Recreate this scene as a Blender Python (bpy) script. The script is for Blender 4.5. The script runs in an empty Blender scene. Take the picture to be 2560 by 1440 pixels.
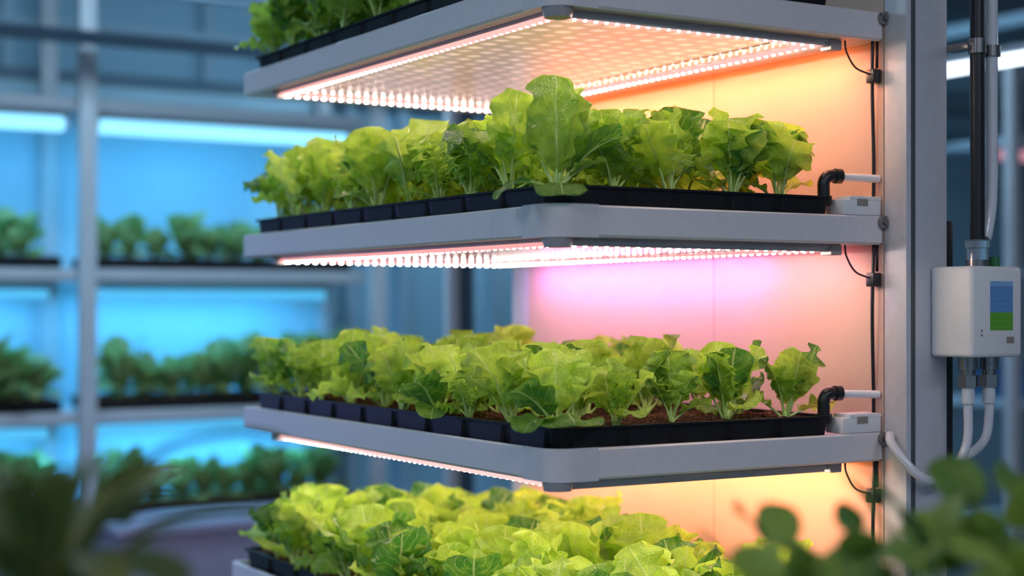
import bpy, bmesh, math, random
from mathutils import Vector, Matrix, noise
random.seed(7)
SC=bpy.context.scene
COL=SC.collection
SC.view_settings.view_transform='Standard'
SC.view_settings.exposure=0.0

# ------------------------------------------------------------------ materials
def new_mat(name):
    m=bpy.data.materials.new(name); m.use_nodes=True
    nt=m.node_tree; nt.nodes.clear()
    out=nt.nodes.new('ShaderNodeOutputMaterial')
    return m,nt,out
def pbr(name,color,rough=0.5,metal=0.0,bump=0.0,scale=40.0,var=0.06,spec=0.5,trans=0.0,detail=4):
    m,nt,out=new_mat(name)
    b=nt.nodes.new('ShaderNodeBsdfPrincipled')
    nt.links.new(b.outputs[0],out.inputs[0])
    b.inputs['Roughness'].default_value=rough; b.inputs['Metallic'].default_value=metal
    b.inputs['Specular IOR Level'].default_value=spec
    b.inputs['Transmission Weight'].default_value=trans
    tc=nt.nodes.new('ShaderNodeTexCoord')
    n=nt.nodes.new('ShaderNodeTexNoise'); n.inputs['Scale'].default_value=scale; n.inputs['Detail'].default_value=detail
    nt.links.new(tc.outputs['Object'],n.inputs['Vector'])
    r=nt.nodes.new('ShaderNodeValToRGB')
    c=color
    r.color_ramp.elements[0].position=0.3; r.color_ramp.elements[1].position=0.7
    r.color_ramp.elements[0].color=(c[0]*(1-var),c[1]*(1-var),c[2]*(1-var),1)
    r.color_ramp.elements[1].color=(min(1,c[0]*(1+var)),min(1,c[1]*(1+var)),min(1,c[2]*(1+var)),1)
    nt.links.new(n.outputs['Fac'],r.inputs['Fac']); nt.links.new(r.outputs[0],b.inputs['Base Color'])
    if bump>0:
        bp=nt.nodes.new('ShaderNodeBump'); bp.inputs['Strength'].default_value=bump; bp.inputs['Distance'].default_value=0.01
        nt.links.new(n.outputs['Fac'],bp.inputs['Height']); nt.links.new(bp.outputs[0],b.inputs['Normal'])
    return m
def emis(name,color,strength):
    m,nt,out=new_mat(name)
    e=nt.nodes.new('ShaderNodeEmission'); e.inputs[0].default_value=(*color,1); e.inputs[1].default_value=strength
    nt.links.new(e.outputs[0],out.inputs[0]); return m
def leaf_mat(name,cA,cB,vein,transl=0.35,rough=0.30):
    m,nt,out=new_mat(name); N=nt.nodes; L=nt.links
    uv=N.new('ShaderNodeUVMap'); uv.uv_map='UVMap'
    sep=N.new('ShaderNodeSeparateXYZ'); L.new(uv.outputs[0],sep.inputs[0])
    def M(op,a,b=None,c=None):
        n=N.new('ShaderNodeMath'); n.operation=op
        for i,v in enumerate((a,b,c)):
            if v is None: continue
            if isinstance(v,(int,float)): n.inputs[i].default_value=v
            else: L.new(v,n.inputs[i])
        return n.outputs[0]
    ax=M('ABSOLUTE',M('SUBTRACT',sep.outputs[0],0.5))
    def smooth(v,a,b):
        mr=N.new('ShaderNodeMapRange'); mr.interpolation_type='SMOOTHSTEP'
        mr.inputs['From Min'].default_value=a; mr.inputs['From Max'].default_value=b
        L.new(v,mr.inputs['Value']); return mr.outputs[0]
    mid=M('SUBTRACT',1.0,smooth(ax,0.006,0.03))
    tc=N.new('ShaderNodeTexCoord')
    nz=N.new('ShaderNodeTexNoise'); nz.inputs['Scale'].default_value=50; nz.inputs['Detail'].default_value=5
    L.new(tc.outputs['Object'],nz.inputs['Vector'])
    k=M('SUBTRACT',M('MULTIPLY',sep.outputs[1],8.0),M('MULTIPLY',ax,5.5))
    k=M('ADD',k,M('MULTIPLY',nz.outputs['Fac'],0.9))
    w=M('ABSOLUTE',M('SUBTRACT',M('FRACT',k),0.5))
    side=M('MULTIPLY',M('SUBTRACT',1.0,smooth(w,0.01,0.08)),0.55)
    veins=M('MAXIMUM',mid,side)
    vo=N.new('ShaderNodeTexVoronoi'); vo.inputs['Scale'].default_value=130; vo.feature='DISTANCE_TO_EDGE'
    L.new(tc.outputs['Object'],vo.inputs['Vector'])
    at=N.new('ShaderNodeAttribute'); at.attribute_name='leafrand'
    f=M('ADD',M('MULTIPLY',at.outputs['Fac'],0.95),M('MULTIPLY',M('SUBTRACT',nz.outputs['Fac'],0.5),0.8))
    mx=N.new('ShaderNodeMix'); mx.data_type='RGBA'; mx.clamp_factor=True
    L.new(f,mx.inputs[0]); mx.inputs[6].default_value=(*cA,1); mx.inputs[7].default_value=(*cB,1)
    mv=N.new('ShaderNodeMix'); mv.data_type='RGBA'
    L.new(M('MULTIPLY',veins,0.62),mv.inputs[0]); L.new(mx.outputs[2],mv.inputs[6]); mv.inputs[7].default_value=(*vein,1)
    b=N.new('ShaderNodeBsdfPrincipled'); b.inputs['Roughness'].default_value=rough; b.inputs['Specular IOR Level'].default_value=0.85
    L.new(mv.outputs[2],b.inputs['Base Color'])
    t=N.new('ShaderNodeBsdfTranslucent'); L.new(mv.outputs[2],t.inputs[0])
    h=M('SUBTRACT',M('ADD',M('MULTIPLY',nz.outputs['Fac'],1.2),M('MULTIPLY',smooth(vo.outputs['Distance'],0.0,0.25),0.4)),M('MULTIPLY',veins,0.8))
    bp=N.new('ShaderNodeBump'); bp.inputs['Strength'].default_value=0.65; bp.inputs['Distance'].default_value=0.004
    L.new(h,bp.inputs['Height']); L.new(bp.outputs[0],b.inputs['Normal'])
    ms=N.new('ShaderNodeMixShader'); ms.inputs[0].default_value=transl
    L.new(b.outputs[0],ms.inputs[1]); L.new(t.outputs[0],ms.inputs[2]); L.new(ms.outputs[0],out.inputs[0])
    return m
M_leaf=leaf_mat('lettuce_leaf_green',(0.06,0.25,0.025),(0.68,0.94,0.10),(0.85,0.97,0.42),0.47)
M_leafdark=leaf_mat('herb_leaf_green',(0.16,0.32,0.08),(0.52,0.62,0.24),(0.45,0.6,0.25),0.4)
M_leaffg=leaf_mat('potted_leaf_green',(0.07,0.20,0.025),(0.34,0.48,0.06),(0.40,0.55,0.14),0.35,.42)
M_leafolive=leaf_mat('potted_leaf_olive',(0.05,0.10,0.015),(0.22,0.22,0.04),(0.25,0.26,0.07),0.3,.5)
M_stalk=pbr('leaf_stalk_pale_green',(0.62,0.82,0.26),0.4,var=0.15)
M_stalkdark=pbr('herb_stalk_green',(0.14,0.26,0.07),0.5)
M_frame=pbr('powder_coated_frame',(0.76,0.72,0.73),0.38,bump=0.03,scale=90,var=0.03)
M_cap=pbr('grey_corner_plastic',(0.70,0.67,0.69),0.36,var=0.03)
M_bracket=pbr('grey_bracket_plastic',(0.36,0.34,0.35),0.5)
M_deck=pbr('deck_metal',(0.54,0.50,0.50),0.40)
M_post=pbr('anodised_upright',(0.58,0.58,0.62),0.38,metal=0.1,bump=0.02,scale=60,var=0.04)
M_groove=pbr('upright_groove',(0.08,0.085,0.10),0.5)
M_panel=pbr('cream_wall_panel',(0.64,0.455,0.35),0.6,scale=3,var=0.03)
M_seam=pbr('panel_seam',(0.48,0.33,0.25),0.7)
M_tray=pbr('black_tray_plastic',(0.009,0.009,0.011),0.42,bump=0.05,scale=120,var=0.2,spec=.3)
M_black=pbr('black_plastic',(0.012,0.012,0.014),0.35)
M_white=pbr('white_plastic',(0.80,0.80,0.80),0.35,var=0.02)
M_hose=pbr('milky_hose',(0.76,0.78,0.83),0.15,var=0.03,spec=0.8,trans=.15)
M_steel=pbr('brushed_steel',(0.30,0.28,0.27),0.25,metal=0.9)
M_grey=pbr('grey_label',(0.28,0.25,0.22),0.5)
M_green=pbr('green_cap',(0.03,0.16,0.05),0.4)
M_clear=pbr('clear_acrylic',(0.80,0.85,0.9),0.08,trans=0.85,var=0.02)
def soil():
    m,nt,out=new_mat('potting_soil'); N=nt.nodes; L=nt.links
    b=N.new('ShaderNodeBsdfPrincipled'); b.inputs['Roughness'].default_value=.95; b.inputs['Specular IOR Level'].default_value=.1
    tc=N.new('ShaderNodeTexCoord'); v=N.new('ShaderNodeTexVoronoi'); v.inputs['Scale'].default_value=190
    L.new(tc.outputs['Object'],v.inputs['Vector'])
    r=N.new('ShaderNodeValToRGB'); e=r.color_ramp.elements
    e[0].position=0; e[0].color=(.03,.014,.008,1); e[1].position=1; e[1].color=(.32,.16,.09,1); x=e.new(.6); x.color=(.10,.05,.028,1)
    L.new(v.outputs['Color'],r.inputs[0]); L.new(r.outputs[0],b.inputs['Base Color'])
    bp=N.new('ShaderNodeBump'); bp.inputs['Strength'].default_value=1; bp.inputs['Distance'].default_value=.006; bp.invert=True
    L.new(v.outputs['Distance'],bp.inputs['Height']); L.new(bp.outputs[0],b.inputs['Normal']); L.new(b.outputs[0],out.inputs[0]); return m
M_soil=soil()
M_strip=[emis('led_warm_peach',(1.0,0.46,0.42),1.3),emis('led_warm_pink',(1.0,0.40,0.40),1.1),emis('led_warm_rose',(1.0,0.54,0.52),1.3)]
M_bead=[emis('led_bead_peach',(1.0,0.79,0.66),220),emis('led_bead_pink',(1.0,0.79,0.67),240),emis('led_bead_rose',(1,0.80,0.64),255)]
M_beadsoft=[emis('led_bead_soft_peach',(1.0,0.70,0.60),2.0),emis('led_bead_soft_pink',(1.0,0.6,0.55),1.2),emis('led_bead_soft_rose',(1,0.7,0.6),2.2)]
def reflector(name,ca,cb,es,base=(.28,.19,.15)):  # reflective acrylic; its lit look is painted in as emission, which also lights plants
    m,nt,out=new_mat(name); N=nt.nodes; L=nt.links
    b=N.new('ShaderNodeBsdfPrincipled')
    b.inputs['Roughness'].default_value=0.16; b.inputs['Metallic'].default_value=0.0; b.inputs['Specular IOR Level'].default_value=.5
    tc=N.new('ShaderNodeTexCoord'); v=N.new('ShaderNodeTexVoronoi'); v.inputs['Scale'].default_value=22; v.inputs['Randomness'].default_value=0.10
    L.new(tc.outputs['Object'],v.inputs['Vector'])
    r=N.new('ShaderNodeValToRGB'); r.color_ramp.elements[0].color=(*ca,1); r.color_ramp.elements[1].color=(*cb,1)
    r.color_ramp.elements[0].position=0.18; r.color_ramp.elements[1].position=0.46
    nz=N.new('ShaderNodeTexNoise'); nz.inputs['Scale'].default_value=9; L.new(tc.outputs['Object'],nz.inputs['Vector'])
    ad=N.new('ShaderNodeMath'); ad.operation='MULTIPLY_ADD'; ad.inputs[1].default_value=.25
    L.new(nz.outputs['Fac'],ad.inputs[0]); L.new(v.outputs['Distance'],ad.inputs[2])
    sb=N.new('ShaderNodeMath'); sb.operation='SUBTRACT'; sb.inputs[1].default_value=.12; L.new(ad.outputs[0],sb.inputs[0])
    L.new(sb.outputs[0],r.inputs[0])
    b.inputs['Base Color'].default_value=(*base,1)
    L.new(r.outputs[0],b.inputs['Emission Color']); b.inputs['Emission Strength'].default_value=es
    L.new(b.outputs[0],out.inputs[0]); return m
M_refl=[reflector('painted_glow_acrylic_tan',(1.0,0.66,0.54),(0.44,0.27,0.20),.88,(.25,.18,.15)),
        reflector('painted_glow_acrylic_pink',(0.9,0.42,0.36),(0.30,0.13,0.11),.6,(.12,.07,.06)),
        reflector('painted_glow_acrylic_warm',(1.0,0.66,0.50),(0.6,0.40,0.28),1.6)]

# ------------------------------------------------------------------ mesh helpers
def mk(name,verts,faces,mats,smooth=False,fm=None):
    me=bpy.data.meshes.new(name); me.from_pydata([tuple(v) for v in verts],[],faces)
    for m in (mats if isinstance(mats,(list,tuple)) else [mats]): me.materials.append(m)
    if fm: me.polygons.foreach_set('material_index',fm)
    if smooth: me.polygons.foreach_set('use_smooth',[True]*len(me.polygons))
    me.update(); return me
class B:
    """mesh collector"""
    def __init__(s): s.v=[]; s.f=[]; s.m=[]
    def add(s,v,f,mi=0):
        o=len(s.v); s.v+= [Vector(a) for a in v]; s.f+=[tuple(i+o for i in q) for q in f]; s.m+=[mi]*len(f)
    def box(s,lo,hi,bev=0.0,mi=0,seg=2):
        bm=bmesh.new(); bmesh.ops.create_cube(bm,size=1)
        for v in bm.verts: v.co=Vector(((lo[i]+hi[i])/2+v.co[i]*(hi[i]-lo[i]) for i in range(3)))
        if bev>0: bmesh.ops.bevel(bm,geom=list(bm.edges),offset=bev,segments=seg,profile=0.5,affect='EDGES')
        bm.verts.index_update()
        s.add([v.co.copy() for v in bm.verts],[[v.index for v in f.verts] for f in bm.faces],mi); bm.free()
    def tube(s,pts,r,n=12,mi=0,cap=True,sub=6):
        P=smoothpath(pts,sub) if len(pts)>2 and sub>1 else [Vector(p) for p in pts]
        k=len(P); up=Vector((0,0,1)); vs=[]; fs=[]
        prev=None
        for i,p in enumerate(P):
            t=(P[min(i+1,k-1)]-P[max(i-1,0)]).normalized()
            if prev is None:
                a=t.cross(up if abs(t.z)<.9 else Vector((1,0,0))).normalized()
            else: a=(prev-t*prev.dot(t)).normalized()
            prev=a; b=t.cross(a)
            rr=r(i/(k-1)) if callable(r) else r
            for j in range(n):
                an=2*math.pi*j/n; vs.append(p+a*math.cos(an)*rr+b*math.sin(an)*rr)
        for i in range(k-1):
            for j in range(n):
                fs.append((i*n+j,i*n+(j+1)%n,(i+1)*n+(j+1)%n,(i+1)*n+j))
        if cap:
            fs.append(tuple(range(n-1,-1,-1))); fs.append(tuple((k-1)*n+j for j in range(n)))
        s.add(vs,fs,mi)
    def mesh(s,name,mats,smooth=False): return mk(name,s.v,s.f,mats,smooth,s.m)
def smoothpath(pts,sub):
    P=[Vector(p) for p in pts]; P=[P[0]*2-P[1]]+P+[P[-1]*2-P[-2]]; out=[]
    for i in range(1,len(P)-2):
        for j in range(sub):
            t=j/sub; a,b,c,d=P[i-1],P[i],P[i+1],P[i+2]
            out.append(0.5*((2*b)+(c-a)*t+(2*a-5*b+4*c-d)*t*t+(3*b-a-3*c+d)*t**3))
    out.append(P[-2]); return out
def thing(name,label,cat,loc=(0,0,0),group=None,mesh=None,kind=None):
    o=bpy.data.objects.new(name,mesh); o.location=loc
    o['label']=label; o['category']=cat
    if group: o['group']=group
    if kind: o['kind']=kind
    COL.objects.link(o); 
    if mesh is None: o.empty_display_size=0.05
    return o
def part(name,mesh,parent,label=None,loc=(0,0,0)):
    o=bpy.data.objects.new(name,mesh); o.parent=parent; o.location=loc
    if label: o['label']=label
    COL.objects.link(o); return o
def shade(me,ang=35):
    me.polygons.foreach_set('use_smooth',[True]*len(me.polygons))
    try: me.set_sharp_from_angle(angle=math.radians(ang))
    except Exception: pass
    return me
def boxmesh(name,lo,hi,mat,bev=0.0):
    b=B(); b.box(lo,hi,bev); return shade(b.mesh(name,mat)) if bev>0 else b.mesh(name,mat)
def structure(name,lo,hi,mat,bev=0):
    o=bpy.data.objects.new(name,boxmesh(name,lo,hi,mat,bev)); o['kind']='structure'; COL.objects.link(o); return o

# ------------------------------------------------------------------ dimensions
W=0.729; D=1.365; TH=0.053
S_TOP=[2.046,1.667,1.265,0.890]

def outline(x0,y0,x1,y1,rs,n=8):
    pts=[]
    cs=[(x0,y0,rs[0],math.pi),(x1,y0,rs[1],1.5*math.pi),(x1,y1,rs[2],0),(x0,y1,rs[3],.5*math.pi)]
    for (x,y,r,a0) in cs:
        cx=x+r if x==x0 else x-r; cy=y+r if y==y0 else y-r
        for i in range(n+1):
            a=a0+0.5*math.pi*i/n; pts.append((cx+r*math.cos(a),cy+r*math.sin(a)))
    return pts
def ring(b,outer,inner,profile,mi=0):
    n=len(outer); k=len(profile); vs=[]
    for (t,z) in profile:
        for i in range(n):
            vs.append((outer[i][0]*(1-t)+inner[i][0]*t,outer[i][1]*(1-t)+inner[i][1]*t,z))
    fs=[]
    for q in range(k):
        q2=(q+1)%k
        for i in range(n):
            j=(i+1)%n; fs.append((q*n+i,q*n+j,q2*n+j,q2*n+i))
    b.add(vs,fs,mi)

def build_shelf_meshes(D=D):
    m={}
    b=B(); r=0.04
    ring(b,outline(0,0,W,D,(r,.004,.004,.02)),outline(.012,.012,W-.012,D-.012,(r-.012,.003,.003,.01)),
         [(0.25,0),(0,-.003),(0,-TH+.004),(0.35,-TH),(1,-TH),(1,-.003),(.75,0)])
    m['rim_frame']=shade(b.mesh('rim_frame',M_frame),30)
    b=B(); b.box((.0125,.0125,-TH),(W-.0125,D-.0125,-.02)); m['deck']=b.mesh('deck',M_deck)
    b=B()
    o=[(-.0018,.09)]+[(-.0018+.042*(1+math.cos(a))-0.0,-.0018+.042*(1+math.sin(a))) for a in [math.pi+.5*math.pi*i/10 for i in range(11)]]+[(.09,-.0018)]
    i_=[(.003,.09)]+[(.003+.037*(1+math.cos(a)),.003+.037*(1+math.sin(a))) for a in [math.pi+.5*math.pi*i/10 for i in range(11)]]+[(.09,.003)]
    n=len(o); vs=[(x,y,.0012) for x,y in o]+[(x,y,.0012) for x,y in i_]+[(x,y,-TH-.001) for x,y in o]+[(x,y,-TH-.001) for x,y in i_]
    fs=[]
    for i in range(n-1):
        fs+=[(i,n+i,n+i+1,i+1),(i,i+1,2*n+i+1,2*n+i),(2*n+i,2*n+i+1,3*n+i+1,3*n+i),(n+i,3*n+i,3*n+i+1,n+i+1)]
    fs+=[(0,2*n,3*n,n),(n-1,2*n-1,4*n-1,3*n-1)]
    b.add(vs,fs); m['corner_cap']=shade(b.mesh('corner_cap',M_cap),40)
    b=B(); b.tube([(.030,.030,-TH+.002),(.030,.030,-TH-.010),(.030,.030,-TH-.017)],lambda t:.027-.004*t,24,sub=1)
    m['corner_foot']=shade(b.mesh('corner_foot',M_bracket),40)
    b=B(); b.tube([(.727,-.010,-.012),(.727,.001,-.012)],.012,16); b.tube([(.727,-.013,-.012),(.727,-.010,-.012)],.006,12)
    m['mounting_bolt']=shade(b.mesh('mounting_bolt',M_steel),40)
    return m
SH=build_shelf_meshes()
SH4=build_shelf_meshes(1.44)
def build_light(idx):
    m={}
    x0,x1,y0,y1=.040,.605,.045,1.20
    b=B()
    b.box((.032,.036,-.007),(.645,1.225,0),.001)
    b.box((.615,.036,-.014),(.660,1.225,-.007),.002)
    b.box((.036,1.208,-.014),(.615,1.24,-.0005),.002)
    b.box((.052,.0325,-.0140 if idx<2 else -.0172),(.615,.0355,-.005),.0005)
    m['light_housing']=shade(b.mesh('light_housing',M_deck))
    b=B(); b.box((x0+.012,y0+.012,-.0085),(x1-.012,y1-.012,-.007)); m['reflector_panel']=b.mesh('reflector_panel',M_refl[idx])
    strips=[]
    segs=[((x0,y0),(x0,y1)),((x0,y0),(x1,y0)),((x1,y0),(x1,y1)),((x0,y1),(x1,y1))]
    segs.append(((x1-.075,y0+.02),(x1-.075,y1-.02)))
    for si,(a,c) in enumerate(segs):
        b=B(); w=.0095
        lo=(min(a[0],c[0])-w,min(a[1],c[1])-w,-.0140); hi=(max(a[0],c[0])+w,max(a[1],c[1])+w,-.007)
        if si in (2,): lo=(lo[0],lo[1]+2*w,lo[2]); hi=(hi[0],hi[1]-2*w,hi[2])
        if si in (1,3): lo=(lo[0]+2*w+.001,lo[1],lo[2]); 
        if si==4: lo=(lo[0]+.007,lo[1],-.0098); hi=(hi[0]-.007,hi[1],hi[2])
        b.box(lo,hi,.001,0,1)
        L=math.hypot(c[0]-a[0],c[1]-a[1]); n=int(L/(.0215 if si<4 else .03))
        for i in range(n):
            t=(i+.5)/n; px=a[0]+(c[0]-a[0])*t; py=a[1]+(c[1]-a[1])*t; r=.0038; zz=lo[2]
            vs=[];q=6
            for rr,z in ((r,zz+.0002),(r*.8,zz-.0014)):
                for j in range(q): vs.append((px+rr*math.cos(2*math.pi*j/q),py+rr*math.sin(2*math.pi*j/q),z))
            vs.append((px,py,zz-.002))
            fs=[(j,q+j,q+(j+1)%q,(j+1)%q) for j in range(q)]+[(q+j,2*q,q+(j+1)%q) for j in range(q)]
            b.add(vs,fs,1)
        strips.append(b.mesh('led_strip',[M_strip[idx] if si<4 else M_deck,M_bead[idx] if si<4 else M_beadsoft[idx]]))
    m['strips']=strips
    b=B(); b.box((.022,1.205,-.018),(.05,1.235,-.0005),.002); m['end_cap']=shade(b.mesh('end_cap',M_bracket))
    b=B(); b.box((.628,.03,-.020),(.655,.06,-.0005),.002); m['end_cap2']=shade(b.mesh('end_cap',M_bracket))
    return m
tintcol=[((1,.20,.06),3.2),((1,.18,.36),1.4),((1,.21,.05),3.4)]
for i,z in enumerate(S_TOP):
    ms=SH4 if i==3 else SH
    lab=['white metal grow shelf with rounded corner above lettuce trays','white metal grow shelf carrying a tray of tall lettuce',
         'white metal grow shelf carrying a tray of young lettuce','white metal grow shelf at the bottom of the rack'][i]
    s=thing('grow_shelf',lab,'shelf',(0,0,z),group='shelves of the planted grow rack')
    for k,me in ms.items(): part(k,me,s)
    if i<3:
        g=thing('grow_light','LED grow light panel with pinkish white diode strips under shelf','grow light',(0,0,z-TH),group='grow lights under the shelves')
        lm=build_light(i)
        part('light_housing',lm['light_housing'],g); part('reflector_panel',lm['reflector_panel'],g,'patterned acrylic panel with painted-in glow')
        for st in lm['strips']: part('led_strip',st,g)
        part('end_cap',lm['end_cap'],g); part('end_cap',lm['end_cap2'],g)
        ld=bpy.data.lights.new('added_wall_tint','AREA'); ld.shape='RECTANGLE'; ld.size=1.1; ld.size_y=.02  # added area light without a fixture, tints the back panel
        ld.color=tintcol[i][0]; ld.energy=tintcol[i][1]
        lo=part('added_wall_tint',ld,g); lo.location=(.668,.63,-.022)
        d=Vector((.45,0,-.89)).normalized(); zax=-d; xax=Vector((0,1,0)); yax=zax.cross(xax)
        lo.rotation_euler=Matrix((xax,yax,zax)).transposed().to_euler()
        if i==1:
            ld=bpy.data.lights.new('added_violet_tint','AREA'); ld.shape='RECTANGLE'; ld.size=.9; ld.size_y=.02  # added violet area light, puts the purple band on the panel
            ld.color=(.30,.09,1.0); ld.energy=1.3
            lo=part('added_violet_tint',ld,g); lo.location=(.668,.78,-.024); lo.rotation_euler=Matrix((xax,yax,zax)).transposed().to_euler()

# uprights and back panel
b=B()
b.box((.7305,-.058,0),(.835,-.0005,3.38),.003)
up=thing('upright_post','tall anodised aluminium upright holding the shelves','post',(0,0,0),group='rack uprights')
part('post_body',shade(b.mesh('post_body',M_post)),up)
b=B(); b.box((.742,-.0592,0.01),(.752,-.0575,3.37)); part('groove',b.mesh('groove',M_groove),up,'dark slot in the upright')
b=B(); b.box((.7315,1.262,0),(.80,1.345,3.38),.003); 
up2=thing('upright_post','tall pale upright at the end of the back panel','post',(0,0,0),group='rack uprights'); part('post_body',shade(b.mesh('post_body',M_post)),up2)
bpn=thing('back_panel','cream rear panel of the rack glowing with warm light','panel',(0,0,0))
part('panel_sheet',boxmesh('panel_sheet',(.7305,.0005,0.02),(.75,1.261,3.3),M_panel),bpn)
b=B()
b.box((.7297,.505,.02),(.7304,.5075,3.3))
part('panel_joint',b.mesh('panel_joint',M_seam),bpn)

# ------------------------------------------------------------------ trays
def tray_meshes(x0,y0,x1,y1,h0=-.0195,h1=.034):
    b=B(); r=.022
    O=outline(x0,y0,x1,y1,(r,r,r,r),6); O2=outline(x0+.014,y0+.014,x1-.014,y1-.014,(r-.008,)*4,6)
    Ib=outline(x0+.007,y0+.007,x1-.007,y1-.007,(r-.004,)*4,6)
    n=len(O)
    rows=[(O2,h0),(Ib,h1-.004),(O,h1-.004),(O,h1),(outline(x0+.010,y0+.010,x1-.010,y1-.010,(r-.006,)*4,6),h1),(outline(x0+.018,y0+.018,x1-.018,y1-.018,(r-.01,)*4,6),h0+.003)]
    vs=[];fs=[]
    for P,z in rows: vs+=[(p[0],p[1],z) for p in P]
    for q in range(len(rows)-1):
        for i in range(n):
            j=(i+1)%n; fs.append((q*n+i,q*n+j,(q+1)*n+j,(q+1)*n+i))
    fs.append(tuple(range(n-1,-1,-1))); 
    b.add(vs,fs)
    def pocket(ax,c,w,side):
        zt=h1-.005
        if ax=='x':
            yb=y0+.011 if side<0 else y1-.011; yo=yb+side*.010
            yt=y0+.008 if side<0 else y1-.008; yto=yt+side*.004
            vs=[(c-w*.45,yb,h0),(c+w*.45,yb,h0),(c+w*.5,yt,zt),(c-w*.5,yt,zt),(c-w*.40,yo+.003*(-side),h0),(c+w*.40,yo+.003*(-side),h0),(c+w*.46,yto,zt),(c-w*.46,yto,zt)]
        else:
            yb=x0+.011 if side<0 else x1-.011; yo=yb+side*.010
            yt=x0+.008 if side<0 else x1-.008; yto=yt+side*.004
            vs=[(yb,c-w*.45,h0),(yb,c+w*.45,h0),(yt,c+w*.5,zt),(yt,c-w*.5,zt),(yo+.003*(-side),c-w*.40,h0),(yo+.003*(-side),c+w*.40,h0),(yto,c+w*.46,zt),(yto,c-w*.46,zt)]
        b.add(vs,[(4,5,6,7),(0,4,7,3),(1,2,6,5),(0,1,5,4),(3,7,6,2)])
    nx=5; wx=(x1-x0-.05)/nx
    for i in range(nx): 
        for sd in (-1,1): pocket('x',x0+.025+wx*(i+.5),wx*.84,sd)
    ny=9; wy=(y1-y0-.05)/ny
    for i in range(ny):
        for sd in (-1,1): pocket('y',y0+.025+wy*(i+.5),wy*.88,sd)
    body=shade(b.mesh('tray_body',M_tray),30)
    b=B(); gx,gy=90,190; vs=[];fs=[]
    for j in range(gy+1):
        for i in range(gx+1):
            x=x0+.0135+(x1-x0-.027)*i/gx; y=y0+.0135+(y1-y0-.027)*j/gy
            z=.028+.006*noise.noise(Vector((x*30,y*30,0)))+.005*noise.noise(Vector((x*110,y*110,3)))+.004*noise.noise(Vector((x*260,y*260,3)))
            vs.append((x,y,z))
    for j in range(gy):
        for i in range(gx):
            a=j*(gx+1)+i; fs.append((a,a+1,a+gx+2,a+gx+1))
    b.add(vs,fs); so=b.mesh('soil',M_soil,False)
    return body,so
T_full=tray_meshes(.016,.016,.630,1.335)
T_4=tray_meshes(.016,.016,.630,1.405)
for i,z in enumerate(S_TOP):
    body,so=T_4 if i==3 else T_full
    t=thing('seedling_tray','long black plastic tray of dark soil planted with lettuce','planting tray',(0,0,z),group='black planting trays')
    part('tray_body',body,t); part('soil',so,t,'dark brown crumbly soil')

# ------------------------------------------------------------------ lettuce
def leaf(fo,st,spec,rnd,ns=26,nv=5):
    az=spec['az'];th0=spec['th'];curl=spec['curl'];L=spec['L'];Wd=spec['W'];pet=spec.get('pet',.25)
    ruf=spec.get('ruf',.12);lob=spec.get('lob',.12);cup=spec.get('cup',.18);tw=spec.get('tw',0.0);fr=spec.get('fr',3.5)
    base=Vector(spec.get('base',(0,0,0))); sd=rnd.uniform(0,100); ph1=rnd.uniform(0,6.28);ph2=rnd.uniform(0,6.28)
    nl=spec.get('nl',4); dl=spec.get('dl',0.0); e1=spec.get('e1',.70); e2=spec.get('e2',.42); ce=spec.get('ce',1.6)
    tm=e1/(e1+e2); nrmz=tm**e1*(1-tm)**e2
    p=base.copy(); cen=[]
    vs=[];uv=[];fs=[]
    rv=spec.get('rv',rnd.random())
    for i in range(ns+1):
        s=i/ns; th=th0+curl*s**ce; a2=az+tw*.3*s
        d=Vector((math.sin(th)*math.cos(a2),math.sin(th)*math.sin(a2),math.cos(th)))
        if i>0: p=p+d*(L/ns)
        nrm=Vector((-math.cos(th)*math.cos(a2),-math.cos(th)*math.sin(a2),math.sin(th)))
        side=Vector((-math.sin(a2),math.cos(a2),0))
        R=Matrix.Rotation(tw*s,3,d); nrm=R@nrm; side=R@side
        cen.append(p-nrm*.0012)
        t=max(0,(s-pet)/(1-pet))
        prof=(t**e1)*((1-t)**e2)/nrmz if 0<t<1 else 0
        if s<=pet: prof=0
        for j in range(-nv,nv+1):
            v=j/nv; sg=1 if v>=0 else -1
            nz=noise.noise(Vector((t*4.2+sd,sg*3.1+sd,1.7)))*1.5+noise.noise(Vector((t*12+sd,sg*3.1,9.7)))*.6
            notch=dl*abs(math.cos(math.pi*nl*t+(ph1 if v>0 else ph2)*.5+nz*.4))**5
            w=Wd*.5*prof*(1+lob*nz-notch) + .0022*(1-s)
            ph=ph1 if v>0 else ph2
            z=cup*abs(v)**1.6*w + ruf*Wd*.5*abs(v)**2.2*math.sin(2*math.pi*fr*t+ph+.6*nz)*min(1,prof*1.2)
            z+= .10*Wd*noise.noise(Vector((v*1.8+sd,t*3.5,sd)))*min(1,prof)
            back=-.12*Wd*abs(v)**2*min(1,prof)*(1-t)
            vs.append(p+side*(v*w)+nrm*z+d*back); uv.append((.5+.5*v,s))
    m=2*nv+1
    for i in range(ns):
        for j in range(m-1):
            a=i*m+j; fs.append((a,a+1,a+m+1,a+m))
    fo['r']+= [rv]*len(vs); fo['uv']+=uv
    o=len(fo['v']); fo['v']+=vs; fo['f']+=[tuple(q+o for q in f) for f in fs]
    r0=.0034*spec.get('sr',1)
    cc=cen[::2]
    st.tube(cc[:-1],lambda t:r0*(1-t)**1.0+.0002,6,sub=1,cap=False)
def foliage_mesh(fo,mat):
    me=mk('foliage',fo['v'],fo['f'],mat,True)
    ul=me.uv_layers.new(name='UVMap')
    for lp in me.loops: ul.data[lp.index].uv=fo['uv'][lp.vertex_index]
    at=me.attributes.new('leafrand','FLOAT','POINT'); at.data.foreach_set('value',fo['r'])
    return me
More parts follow.
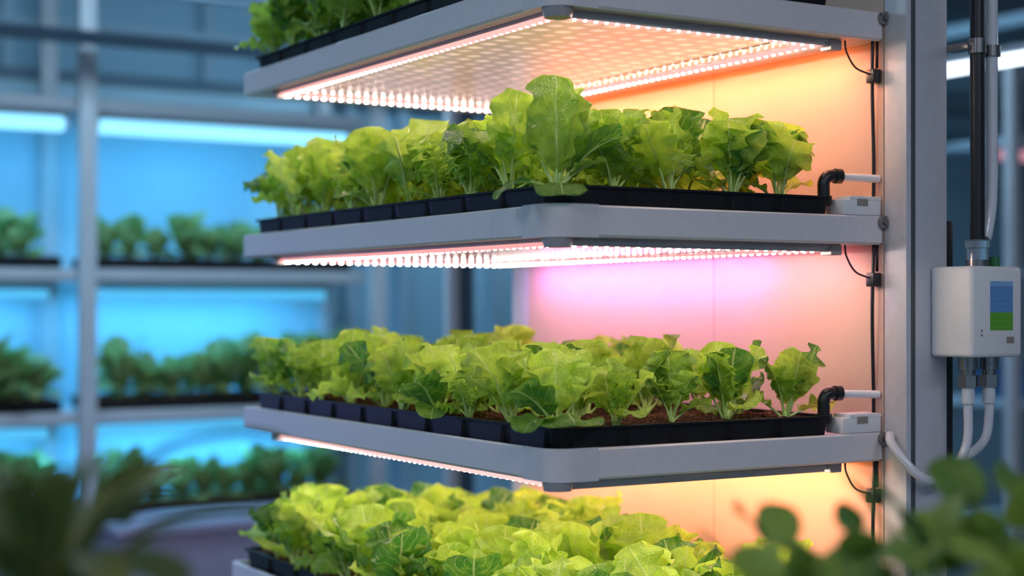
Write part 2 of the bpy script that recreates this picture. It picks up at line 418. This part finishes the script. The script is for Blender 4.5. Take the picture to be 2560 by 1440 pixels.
def plant_meshes(name,specs,seed,mats=(None,None),ns=38,nv=6):
    rnd=random.Random(seed); fo={'v':[],'f':[],'uv':[],'r':[]}; st=B()
    for sp in specs: leaf(fo,st,sp,rnd,ns,nv)
    st.tube([(0,0,-.012),(0,0,.004),(0,0,.014)],lambda t:.007-.003*t,8,sub=1)
    return foliage_mesh(fo,mats[0] or M_leaf),st.mesh('stalks',mats[1] or M_stalk,True)
def rand_specs(seed,n,H,kind=0,nd=1,wf=1.0):
    r=random.Random(seed); out=[]
    for i in range(n):
        f=i/(n-1)
        az=i*2.399+r.uniform(-.4,.4)
        th=.04+.46*f**1.1+r.uniform(-.05,.12)
        L=H*(1.0-.25*f)*r.uniform(.68,1.18)
        if f<.15: L*=.8
        Wd=L*r.uniform(.54,.78)*(1.0 if kind==0 else .9)*wf
        cu=r.choice([r.uniform(.0,.35),r.uniform(.35,1.0)])+.25*f
        if i>=n-nd: th=r.uniform(.75,1.0); cu=r.uniform(1.0,1.5); L=H*r.uniform(.52,.70); Wd=L*r.uniform(.6,.75)*wf
        dark=r.random()<.13
        out.append(dict(az=az,th=th,curl=cu,ce=r.choice([1.6,2.2]),L=L,W=Wd,pet=r.uniform(.24,.36),ruf=r.uniform(.12,.28) if kind==0 else r.uniform(.34,.5),
            lob=r.uniform(.10,.20) if kind==0 else .28,cup=r.uniform(-.1,.35),tw=r.uniform(-.8,.8),fr=r.uniform(2.8,4.4) if kind==0 else 5.5,
            dl=r.choice([0,.06,.14,.24]),nl=r.choice([3,4,5]),
            base=(r.uniform(-.004,.004),r.uniform(-.004,.004),0),rv=r.uniform(0,.2) if dark else min(1,max(.3,r.gauss(.76-.12*f,.22)))))
    return out
VAR=[]
for i in range(14):
    VAR.append(plant_meshes('lettuce',rand_specs(100+i,[8,8,7,8,8,8,8,7,8,8,7,8,8,8][i],[.205,.19,.175,.20,.17,.18,.21,.17,.16,.19,.2,.18,.19,.2][i],1 if i in (4,) else 0,nd=2 if i%3==0 else 1),50+i))
HV=[]
for i in range(4):
    HV.append(plant_meshes('herb',rand_specs(300+i,22,.2,0,nd=4,wf=.7),80+i,(M_leafdark,M_stalkdark),ns=10,nv=2))
def put_plant(name,ms,loc,rot,sc,label,cat,group,tilt=(0,0)):
    root=thing(name,label,cat,loc,group); root.rotation_euler=(tilt[0],tilt[1],rot); root.scale=(sc,sc,sc)
    part('foliage',ms[0],root); part('stalks',ms[1],root)
    return root
protos={}
def copy_plant(key,ms,name,loc,rot,sc,label,cat,group,tilt):
    if key not in protos:
        protos[key]=put_plant(name,ms,loc,rot,sc,label,cat,group,tilt); return protos[key]
    src=protos[key]; r=src.copy(); COL.objects.link(r)
    r.location=loc; r.rotation_euler=(tilt[0],tilt[1],rot); r.scale=(sc,sc,sc); r['label']=label; r['category']=cat; r['group']=group
    for c in [c for c in src.children]:
        k=c.copy(); k.parent=r; COL.objects.link(k)
    return r
xs=[.050,.178,.305,.432,.562]; rnd=random.Random(23)
scales=[.95,1.03,.86,.98]
labs=['leafy green lettuce on the uppermost shelf','tall bright green lettuce with broad wavy leaves in black tray','young yellow green lettuce with lobed leaves in black tray','bright green lettuce crowding the lowest tray']
grp=['lettuce on the uppermost shelf','lettuce on the tall planted shelf','lettuce on the shelf with open soil','lettuce on the lowest shelf']
for si,z in enumerate(S_TOP):
    nrow=10
    for ci,x in enumerate(xs):
        for ri in range(nrow):
            y=.075+.133*ri
            if si==0 and (ci>1 or ri<4): continue
            if si in (1,2) and ci==0 and ri==0: continue
            if si==2 and ci==0 and ri==3: continue
            if si==2 and ci in (2,3) and ri==1: continue
            v=rnd.randrange(14)
            if ri==0 and v in (1,4): v=6
            sc=scales[si]*rnd.uniform(.84,1.10)
            if ci==4: sc*=.92
            if si==2 and ci==4 and ri==0: sc=.90; v=9
            if si==1 and ci==4 and ri==0: sc=.88; v=3
            if ri==0 and 0<ci<4 and si in (1,2): sc*=.92
            if si==2 and ri==0: y+=.022
            copy_plant(('L',v),VAR[v],'lettuce_plant',(x+rnd.uniform(-.012,.012),y+rnd.uniform(-.014,.016),z+.026),rnd.uniform(0,6.28),sc,labs[si],'lettuce',grp[si],(rnd.uniform(-.10,.10),rnd.uniform(-.10,.10)))
A=math.atan2
fw=A(.857,.515); rt=A(-.515,.857); lf=rt+math.pi; bk=fw+math.pi
hero=[dict(az=fw+.5,th=-.05,curl=.18,L=.194,W=.130,pet=.16,ruf=.16,lob=.16,cup=.10,tw=.1,rv=.45,fr=3.4,dl=.08),
 dict(az=rt+.35,th=.60,curl=.75,L=.155,W=.105,pet=.25,ruf=.08,lob=.05,cup=.2,tw=-.5,rv=.08,fr=2),
 dict(az=bk+.10,th=1.25,curl=1.2,L=.098,W=.090,pet=.2,ruf=.06,lob=.05,cup=-.1,rv=.3,fr=2),
 dict(az=lf+.5,th=1.15,curl=1.5,L=.130,W=.055,pet=.4,ruf=.08,lob=.06,cup=.1,tw=.2,rv=.15,fr=2),
 dict(az=fw-.7,th=.22,curl=.2,L=.185,W=.10,pet=.25,ruf=.25,lob=.22,tw=-.3,rv=.7),
 dict(az=rt+.9,th=.4,curl=.4,L=.17,W=.09,pet=.3,ruf=.3,lob=.22,tw=.2,rv=.8),
 dict(az=lf-.3,th=.40,curl=.5,L=.16,W=.10,pet=.25,ruf=.25,lob=.22,rv=.85),
 dict(az=rt-.3,th=.75,curl=.8,L=.10,W=.06,pet=.35,ruf=.15,lob=.1,rv=.6)]
hm=plant_meshes('hero',hero,5,ns=48,nv=10)
put_plant('lettuce_plant',hm,(.045,.058,S_TOP[1]+.026),0,1.0,'largest lettuce with one broad upright leaf at tray corner','lettuce',grp[1])
hero2=[dict(az=bk+.25,th=.95,curl=1.2,L=.112,W=.120,pet=.18,ruf=.10,lob=.08,cup=-.15,rv=.25,fr=2.5),
 dict(az=bk-1.0,th=.6,curl=.9,L=.125,W=.09,pet=.25,ruf=.16,lob=.12,cup=.1,tw=.5,rv=.10,fr=3),
 dict(az=lf+.2,th=.3,curl=.6,L=.14,W=.10,pet=.22,ruf=.28,lob=.2,rv=.8,dl=.2),
 dict(az=fw,th=.1,curl=.4,L=.145,W=.10,pet=.22,ruf=.3,lob=.2,rv=.9,dl=.2,tw=.4),
 dict(az=rt,th=.45,curl=.7,L=.145,W=.09,pet=.25,ruf=.25,lob=.16,rv=.7,dl=.2),
 dict(az=rt+1,th=.3,curl=.4,L=.15,W=.09,pet=.25,ruf=.25,lob=.16,rv=.85,dl=.2),
 dict(az=lf+1.0,th=1.0,curl=1.4,L=.12,W=.07,pet=.3,ruf=.12,lob=.1,rv=.35,fr=2)]
hm2=plant_meshes('hero',hero2,6,ns=40,nv=8)
put_plant('lettuce_plant',hm2,(.055,.070,S_TOP[2]+.026),0,1.0,'lettuce with a broad rounded leaf drooping over tray rim','lettuce',grp[2])
put_plant('lettuce_plant',hm2,(.046,.475,S_TOP[2]+.026),.5,1.0,'lettuce with a broad rounded leaf drooping over tray rim','lettuce',grp[2])

# ------------------------------------------------------------------ irrigation fittings
for i in (1,2):
    z=S_TOP[i]
    e=thing('elbow_fitting','black plastic elbow joined to white feed pipe','pipe fitting',(0,0,z),group='elbow fittings at the tray ends')
    b=B(); b.tube([(.619,.040,.018),(.619,.040,.046),(.619,.040,.060),(.624,.039,.0705),(.634,.037,.0735),(.650,.035,.0735)],.0115,18,sub=5)
    b.tube([(.619,.040,.024),(.619,.040,.036)],.0155,18); b.tube([(.642,.036,.0735),(.655,.034,.0735)],.0140,18)
    part('elbow',shade(b.mesh('elbow',M_black),50),e)
    b=B(); b.tube([(.654,.034,.072),(.7295,.012,.070)],.0075,14); part('feed_pipe',shade(b.mesh('feed_pipe',M_white),50),e,'milky white feed pipe')
    v=thing('drain_box','small white plastic drain box beside the black tray','box',(0,0,z),group='drain boxes at the tray ends')
    b=B(); b.box((.633,.004,.0005),(.7285,.052,.030),.003); b.box((.650,.003,.028),(.7285,.050,.036),.002)
    part('box_body',shade(b.mesh('box_body',M_white)),v)
    b=B(); b.box((.668,.0020,.018),(.694,.0045,.031),.0008); part('label_plate',b.mesh('label_plate',M_grey),v,'grey blank label plate')
gaps=[(S_TOP[0]-TH,S_TOP[1]),(S_TOP[1]-TH,S_TOP[2]),(S_TOP[2]-TH,S_TOP[3])]
for i,(zt,zb) in enumerate(gaps):
    c=thing('power_cable','thin black cable running down beside the rear panel','cable',(0,0,zb),group='black cables between shelves')
    b=B(); h=zt-zb
    w=lambda t:.7195+.004*math.sin(t*5+i)
    b.tube([(w(t),.016+.003*math.sin(4*t+i),.001+h*t*.998) for t in [k/6 for k in range(7)]],.0035,8)
    b.tube([(.7255,.012,h*.999),(.725,.012,h-.05)],.003,8)
    part('cable',b.mesh('cable',M_black,True),c)
    b=B(); b.box((.708,.004,h-.078),(.7285,.024,h-.052),.002); part('cable_clip',shade(b.mesh('cable_clip',M_black)),c)
    b=B(); b.tube([(.662,.03,h-.001),(.664,.028,h-.022),(.680,.022,h-.050),(.708,.014,h-.062)],.0018,8); part('light_lead',b.mesh('light_lead',M_black,True),c)

# controller
cb=thing('dosing_controller','white wall mounted controller with blue and green display','controller',(.79,-.16,1.407))
b=B(); b.box((0,0,0),(.130,.1015,.165),.007,seg=3); b.box((.004,-.0005,.006),(.126,.002,.159),.001)
part('case',shade(b.mesh('case',M_white)),cb)
def screen_mat():
    m,nt,out=new_mat('display_screen'); N=nt.nodes; L=nt.links
    tc=N.new('ShaderNodeTexCoord'); sp=N.new('ShaderNodeSeparateXYZ'); L.new(tc.outputs['Generated'],sp.inputs[0])
    r=N.new('ShaderNodeValToRGB'); r.color_ramp.interpolation='CONSTANT'
    e=r.color_ramp.elements; e[0].position=0; e[0].color=(.03,.10,.015,1); e[1].position=.36; e[1].color=(.03,.075,.19,1)
    x=e.new(.90); x.color=(.05,.11,.22,1)
    L.new(sp.outputs[2],r.inputs[0])
    w=N.new('ShaderNodeTexWave'); w.bands_direction='Z'; w.inputs['Scale'].default_value=2.6
    L.new(tc.outputs['Generated'],w.inputs['Vector'])
    g=N.new('ShaderNodeMapRange'); g.inputs['From Min'].default_value=.97; g.inputs['From Max'].default_value=1; g.inputs['To Max'].default_value=.06
    L.new(w.outputs['Fac'],g.inputs['Value'])
    mx=N.new('ShaderNodeMix'); mx.data_type='RGBA'; L.new(g.outputs[0],mx.inputs[0]); L.new(r.outputs[0],mx.inputs[6]); mx.inputs[7].default_value=(.2,.4,.5,1)
    em=N.new('ShaderNodeEmission'); em.inputs[1].default_value=1.0; L.new(mx.outputs[2],em.inputs[0]); L.new(em.outputs[0],out.inputs[0]); return m
part('display',boxmesh('display',(.046,-.0015,.049),(.104,.0005,.138),screen_mat()),cb,'lit blue and green display')
b=B(); b.box((.088,-.0018,.025),(.108,.0005,.037),.001); part('badge',b.mesh('badge',M_grey),cb)
for zz in (.048,.040):
    b=B(); b.tube([(.024,-.0015,zz),(.024,.0005,zz)],.0022,12,sub=1); part('indicator',b.mesh('indicator',M_grey),cb)
b=B(); b.tube([(.068,.05,.164),(.068,.05,.20)],.020,20); b.tube([(.068,.05,.20),(.068,.05,.215)],.023,20)
part('filter_cup',shade(b.mesh('filter_cup',M_clear),40),cb,'clear filter cup')
b=B(); b.tube([(.068,.05,.165),(.068,.05,.178)],.0205,20); part('cup_collar',shade(b.mesh('cup_collar',M_steel),40),cb)
b=B(); b.tube([(.112,.05,.164),(.112,.05,.184)],.010,16); part('green_cap',shade(b.mesh('green_cap',M_green),40),cb)
for x in (.044,.098):
    b=B(); b.tube([(x,.05,.001),(x,.05,-.024)],.018,20); b.tube([(x,.05,-.024),(x,.05,-.034)],.013,20); b.tube([(x,.05,-.034),(x,.05,-.056)],.0185,6)
    part('pipe_fitting',shade(b.mesh('pipe_fitting',M_steel),40),cb,'threaded metal fitting')
h=thing('water_hose','milky white hose looping under the controller','hose',(.834,-.11,1.351),group='hoses under the controller')
b=B(); o=Vector((.834,-.11,1.351))
b.tube([Vector(p)-o for p in [(.834,-.11,1.351),(.834,-.11,1.31),(.829,-.112,1.25),(.805,-.105,1.203),(.768,-.095,1.183),(.735,-.085,1.192),(.714,-.065,1.222),(.710,-.04,1.250),(.722,-.025,1.262)]],.0085,14)
b.tube([(0,0,0),(0,0,-.03)],.012,14); part('hose_tube',shade(b.mesh('hose_tube',M_hose),60),h)
h=thing('water_hose','milky white hose bending back behind the upright','hose',(.888,-.11,1.351),group='hoses under the controller')
b=B(); o=Vector((.888,-.11,1.351))
b.tube([Vector(p)-o for p in [(.888,-.11,1.351),(.889,-.11,1.30),(.886,-.10,1.25),(.870,-.06,1.21),(.855,.0,1.16),(.85,.03,1.0),(.85,.03,.4),(.85,.03,.001)]],.0085,14)
b.tube([(0,0,0),(0,0,-.03)],.012,14); part('hose_tube',shade(b.mesh('hose_tube',M_hose),60),h)
p=thing('supply_pipe','black vertical supply pipe clamped beside the upright','pipe',(.858,-.11,1.62))
b=B(); b.tube([(0,0,.0),(0,0,1.78)],.0135,18); part('pipe_run',shade(b.mesh('pipe_run',M_black),50),p)
b=B(); b.box((-.025,.0,.352),(.001,.055,.366),.002); b.tube([(0,0,.345),(0,0,.372)],.0165,18); part('pipe_clamp',shade(b.mesh('pipe_clamp',M_steel),40),p)
p=thing('clear_supply_pipe','translucent vertical water pipe held in steel clamp','pipe',(.895,-.11,1.6))
b=B(); b.tube([(.0,0,1.8),(0,0,.36),(-.0,0,.12),(-.012,0,.04),(-.018,0,.025)],.0115,16,sub=4); part('pipe_run',shade(b.mesh('pipe_run',M_hose),50),p)
b=B(); b.tube([(0,0,.362),(0,0,.382)],.0165,18); b.box((-.02,-.004,.367),(-.012,.004,.377)); part('pipe_clamp',shade(b.mesh('pipe_clamp',M_steel),40),p)
d=thing('cable_duct','dark vertical cable duct fixed beside the upright','duct',(.836,-.045,1.20)); part('duct_body',boxmesh('duct_body',(0,0,0),(.028,.04,.46),M_black,.002),d)

# ------------------------------------------------------------------ room
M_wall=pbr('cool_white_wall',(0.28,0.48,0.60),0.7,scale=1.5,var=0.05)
M_floor=pbr('grey_floor',(0.20,0.21,0.23),0.35,scale=3,var=0.1)
M_ceil=pbr('ceiling_white',(0.4,0.43,0.46),0.8,scale=2)
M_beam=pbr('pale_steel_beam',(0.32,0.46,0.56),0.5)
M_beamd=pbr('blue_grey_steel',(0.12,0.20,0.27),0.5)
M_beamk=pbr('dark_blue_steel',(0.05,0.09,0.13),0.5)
structure('floor',(-5,-5,-.1),(9,5.3,0),M_floor)
structure('ceiling',(-5,-5,3.4),(9,5.3,3.5),M_ceil)
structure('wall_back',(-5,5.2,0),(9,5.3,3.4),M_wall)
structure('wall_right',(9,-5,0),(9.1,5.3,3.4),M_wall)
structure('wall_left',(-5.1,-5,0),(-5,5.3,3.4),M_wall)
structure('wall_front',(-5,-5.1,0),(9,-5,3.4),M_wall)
k=0
for x in (-.6,.35,1.30,2.05,2.35,2.9,3.7,4.5,5.3,6.1,6.9):
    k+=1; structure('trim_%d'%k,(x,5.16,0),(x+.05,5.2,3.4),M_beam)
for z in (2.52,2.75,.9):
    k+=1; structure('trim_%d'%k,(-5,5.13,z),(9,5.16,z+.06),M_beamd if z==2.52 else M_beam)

# blue rack
RX0,RX1,RY0,RY1=-.9,1.80,4.35,4.95
M_bpost=pbr('white_rack_post',(0.5,0.52,0.56),0.45)
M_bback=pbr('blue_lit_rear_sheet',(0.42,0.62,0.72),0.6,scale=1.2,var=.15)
rk=thing('seedling_rack','white multi level rack lit by blue tube lamps','rack',(RX0,RY0,0))
lv=[2.36,1.655,1.060,.60]
for (x,y) in ((.47,0),(RX1,0),(RX0,0),(RX0,RY1-RY0),(RX1,RY1-RY0),(.47,RY1-RY0)):
    part('rack_post',boxmesh('rack_post',(x-RX0,y,0),(x-RX0+.07,y+.05,3.0),M_bpost,.004),rk)
for z in lv:
    part('rack_shelf',boxmesh('rack_shelf',(.075,.052,z-.05),(RX1-RX0-.005,RY1-RY0-.002,z),M_bpost,.003),rk)
part('rear_sheet',boxmesh('rear_sheet',(.0,RY1-RY0+.05,.3),(RX1-RX0+.07,RY1-RY0+.07,2.5),M_bback),rk)
M_tubeA=emis('blue_tube_glow',(0.24,0.68,1.0),1.9); M_tubeB=emis('blue_tube_soft',(0.10,0.56,0.98),1.0)
for zi,z in enumerate([2.36-.05,1.655-.05,1.06-.05]):
    for (xa,xb) in ((RX0+.1,.45),(.56,1.74)):
        for yy in ((RY0+.12,) if zi==0 else (RY0+.35,)):
            t=thing('tube_lamp','glowing blue white tube lamp under the rack shelf','lamp',(xa,yy,z-.035),group='blue tube lamps')
            b=B(); b.tube([(0.02,0,-.02),(xb-xa-.02,0,-.02)],.030 if zi==0 else .020,14); part('glass_tube',b.mesh('glass_tube',M_tubeA if zi==0 else M_tubeB,True),t)
            b=B(); b.box((0,-.03,.010),(xb-xa,.03,.035),.003); b.box((0,-.02,-.04),(.02,.02,.006)); b.box((xb-xa-.02,-.02,-.04),(xb-xa,.02,.006)); part('lamp_housing',b.mesh('lamp_housing',M_bpost),t)
            ld=bpy.data.lights.new('tube_glow','AREA'); ld.shape='RECTANGLE'; ld.size=xb-xa-.1; ld.size_y=.03; ld.color=(.10,.52,1.0); ld.energy=[6.5,8,8][zi]
            lo=part('tube_glow',ld,t); lo.location=((xb-xa)/2,.045,-.022); lo.rotation_euler=(math.radians(28 if zi==0 else 10),0,0)
for zi,z in enumerate(lv[1:]):
    for (xa,xb) in ((RX0+.12,.42),(.56,1.74)):
        t=thing('rack_tray','black tray of soil on the blue lit rack','planting tray',(xa,RY0+.10,z),group='trays on the blue lit rack')
        b=B(); b.box((0,0,0),(xb-xa,.36,.045),.004); b.box((-.006,-.006,.038),(xb-xa+.006,.366,.046),.002); part('tray_body',shade(b.mesh('tray_body',M_tray)),t)
        b=B(); b.box((.008,.008,.044),(xb-xa-.008,.352,.052),.003); part('soil',b.mesh('soil',M_soil),t)
r2=random.Random(5)
for zi,z in enumerate(lv[1:]):
    sc=[.95,1.25,1.1][zi]
    for row in (0,1):
        x=RX0+.7+row*.06
        while x<1.70:
            if not (.38<x<.60):
                v=r2.randrange(4)
                copy_plant(('H',v),HV[v],'herb_seedling',(x,RY0+.18+row*.17,z+.050),r2.uniform(0,6.28),sc*r2.uniform(.6,1.25),'leafy green herb seedling under blue light','herb','herb seedlings on the blue lit rack',(0,0))
            x+=r2.uniform(.09,.14)
copy_plant(('H',1),HV[1],'herb_seedling',(.12,RY0+.10,lv[2]+.05),.5,1.6,'larger dark bushy herb plant','herb','herb seedlings on the blue lit rack',(0,0))
# bench
M_bench=pbr('mauve_white_laminate',(0.28,0.26,0.36),0.5,var=.03)
bn=thing('work_bench','pale panelled work bench standing before the blue lit rack','bench',(0.42,3.70,0))
part('bench_top',boxmesh('bench_top',(0,0,.62),(1.55,.5,.66),M_bench,.006),bn); 
part('front_panel',boxmesh('front_panel',(.02,.02,0),(1.53,.05,.62),M_bench,.004),bn)
part('side_panel',boxmesh('side_panel',(.02,.051,0),(.05,.48,.62),M_bench,.004),bn)
part('side_panel',boxmesh('side_panel',(1.50,.051,0),(1.53,.48,.62),M_bench,.004),bn)

for (x,mat,w,lab) in ((1.455,M_bpost,.045,'pale slender steel column'),(1.510,M_beamk,.05,'dark slender steel column')):
    thing('steel_column',lab+' standing on the floor','column',(x,3,0),group='slender steel columns',mesh=boxmesh('steel_column',(0,0,0),(w,w,3.39),mat,.003))
for j,(y,z,mat,hh) in enumerate(((4.2,2.56,M_beamd,.05),(3.9,2.72,M_beam,.07),(3.2,2.60,M_beam,.05))):
    thing('ceiling_beam','blue grey steel beam hung below the ceiling','beam',(-4.9,y,z),group='ceiling beams',mesh=boxmesh('ceiling_beam',(0,0,0),(13.8,.06,hh),mat,.003))
for j,x in enumerate((3.4,4.6,6.0)):
    thing('ceiling_beam','blue grey steel beam hung below the ceiling','beam',(x,-4.9,2.84),group='ceiling beams',mesh=boxmesh('ceiling_beam',(0,0,0),(.06,10,.06),M_beam,.003))
M_room=emis('cool_white_lamp',(0.75,0.88,1.0),4)
for (x,y0,y1,z) in ((2.9,.3,2.9,2.36),):
    t=thing('batten_lamp','cool white batten lamp on thin hangers','lamp',(x,y0,z))
    b=B(); b.box((-.03,0,-.03),(.03,y1-y0,0),.006); part('diffuser',b.mesh('diffuser',M_room),t)
    b=B(); b.box((-.035,-.01,0.0005),(.035,y1-y0+.01,.03),.003)
    for q in (.2,y1-y0-.2): b.tube([(0,q,.03),(0,q,3.4-z)],.004,6)
    part('lamp_housing',b.mesh('lamp_housing',M_bpost),t)
M_vio=emis('violet_fill_glow',(0.34,0.28,1.0),30)  # violet tube added out of view to tint the left shelf ends
t=thing('violet_fill','violet fill tube added out of view, hung from the ceiling on cords','lamp',(-.9,1.9,1.40))
b=B(); b.tube([(0,0,0),(0,1.0,0)],.022,14); part('glass_tube',b.mesh('glass_tube',M_vio,True),t)
b=B(); b.box((-.03,-.01,.021),(.03,1.01,.05),.003)
for q in (.2,.8): b.tube([(0,q,.05),(0,q,2.0)],.004,6)
part('lamp_housing',b.mesh('lamp_housing',M_bpost),t)
rk2=thing('seedling_rack','dim grey rack standing far behind the upright','rack',(4.0,2.6,0))
M_pinkw=emis('pink_tube_glow',(1.0,.45,.6),.6)
for x in (0,1.6):
    for y in (0,.5): part('rack_post',boxmesh('rack_post',(x,y,0),(x+.05,y+.05,2.6),M_bpost,.003),rk2)
for z in (.5,1.05,1.62,2.2): part('rack_shelf',boxmesh('rack_shelf',(.051,.0,z),(1.599,.55,z+.04),M_beam,.003),rk2)
t=thing('tube_lamp','pink glowing tube lamp under the grey rack shelf','lamp',(4.1,2.75,2.199),group='pink tube lamps')
b=B(); b.tube([(0,0,-.03),(1.4,0,-.03)],.025,12); part('glass_tube',b.mesh('glass_tube',M_pinkw,True),t); part('lamp_housing',boxmesh('lamp_housing',(0,-.02,-.006),(1.4,.02,-.0005),M_bpost),t)
M_crate=pbr('blue_crate_plastic',(0.03,0.09,0.22),0.5)
b=B(); b.box((0,0,0),(.55,.4,.14),.01); b.box((-.01,-.01,.12),(.56,.41,.145),.003)
thing('storage_crate','stackable blue plastic crate on the grey rack','crate',(4.15,2.62,1.0905),mesh=shade(b.mesh('storage_crate',M_crate)))
M_over=emis('overhead_fill_glow',(0.50,0.78,1.0),26)
M_overf=emis('overhead_fill_neutral',(0.90,0.89,1.0),20)
for (x,y,f) in ((-3.2,-1.5,1),(-1.6,-3.6,1),(.4,-3.4,1),(-2.6,2.0,0),(5.5,-1.0,1),(3.0,3.6,0),(.4,3.0,0)):  # unseen fill lights added for the shelf fronts and the background
    t=thing('fill_panel_light','rectangular fill light panel added overhead, out of view','ceiling light',(x,y,3.399),group='added overhead fill panels')
    part('diffuser',boxmesh('diffuser',(-.6,-.2,-.05),(.6,.2,-.03),M_overf if f else M_over),t)
    part('lamp_housing',boxmesh('lamp_housing',(-.62,-.22,-.0295),(.62,.22,-.0005),M_white),t)

# ------------------------------------------------------------------ foreground plants
def stand(loc):
    st=thing('plant_stand','small round stand carrying a potted plant','stand',(loc[0],loc[1],0),group='plant stands')
    b=B(); b.tube([(0,0,loc[2]-.03),(0,0,loc[2])],.08,28); part('stand_top',shade(b.mesh('stand_top',M_white),40),st)
    b=B(); b.tube([(0,0,.02),(0,0,loc[2]-.03)],.02,16); b.tube([(0,0,0),(0,0,.02)],.08,28); part('pedestal',shade(b.mesh('pedestal',M_bpost),40),st)
def fg_plant(loc,label,build,mat=None):
    stand(loc)
    root=thing('potted_plant',label,'plant',loc)
    b=B(); b.tube([(0,0,0),(0,0,.09),(0,0,.092),(0,0,.105)],lambda t:.05+.02*t,24,sub=1); part('pot',shade(b.mesh('pot',M_black),40),root)
    fo={'v':[],'f':[],'uv':[],'r':[]}; sb=B(); build(fo,sb)
    part('foliage',foliage_mesh(fo,mat or M_leaffg),root); part('stalks',sb.mesh('stalks',M_stalkdark,True),root)
def bushy(seed,nst,hmin,hmax,spread,leafL,n=6):
    def f(fo,sb):
        r=random.Random(seed)
        for i in range(nst):
            az=i*2.399+r.uniform(-.3,.3); H=r.uniform(hmin,hmax); out=spread*math.sqrt((i+.5)/nst)
            top=Vector((math.cos(az)*out,math.sin(az)*out,.10+H*(1-.35*(out/spread)**2)))
            P=smoothpath([Vector((0,0,.09)),Vector((top.x*.35,top.y*.35,.09+(top.z-.09)*.55)),top],6)
            sb.tube(P,lambda t:.004-.0025*t,6,sub=1)
            for k in range(n):
                q=P[int(len(P)*(.45+.54*k/(n-1)))-1]
                l=leafL*r.uniform(.6,1.15)
                leaf(fo,sb,dict(az=k*2.4+az,th=r.uniform(.4,1.1),curl=r.uniform(.2,.8),L=l,W=l*r.uniform(.66,.85),pet=.20,e1=.5,e2=.5,ruf=.03,lob=.02,cup=.12,tw=r.uniform(-.8,.8),fr=1.5,base=tuple(q),sr=.35),r,18,5)
    return f
fg_plant((-.145,-1.06,1.01),'bushy dark green potted plant with rounded leaves',bushy(3,9,.14,.25,.20,.082,4))
fg_plant((-.30,-.98,1.04),'low bushy potted plant with small rounded leaves',bushy(9,7,.10,.20,.15,.070,4))
def droopy(fo,sb):
    r=random.Random(4)
    for i in range(16):
        az=i*2.399; f=(i%6)/5
        leaf(fo,sb,dict(az=az,th=.05+.4*f,curl=1.4+1.0*r.random(),L=r.uniform(.20,.34),W=r.uniform(.040,.056),pet=.25,ruf=.03,lob=.02,cup=.2,tw=r.uniform(-.4,.4),fr=2,base=(0,0,.10),sr=.8,rv=r.uniform(0,.9)),r,24,5)
fg_plant((-1.03,-.80,1.085),'dark potted plant with long drooping leaves',droopy,M_leafolive)

# ------------------------------------------------------------------ world, camera
w=bpy.data.worlds.new('room_ambient'); SC.world=w; w.use_nodes=True
w.node_tree.nodes['Background'].inputs[0].default_value=(.10,.2,.35,1); w.node_tree.nodes['Background'].inputs[1].default_value=.3
cd=bpy.data.cameras.new('camera'); cam=bpy.data.objects.new('camera',cd); COL.objects.link(cam)
cam.location=(-1.395,-2.195,1.5); cam.rotation_euler=(math.radians(90),0,math.radians(-31))
cd.lens=56.25; cd.sensor_width=36; cd.shift_y=45/2560
cd.dof.use_dof=True; cd.dof.focus_distance=2.85; cd.dof.aperture_fstop=1.6
cd.clip_start=.05
SC.camera=cam
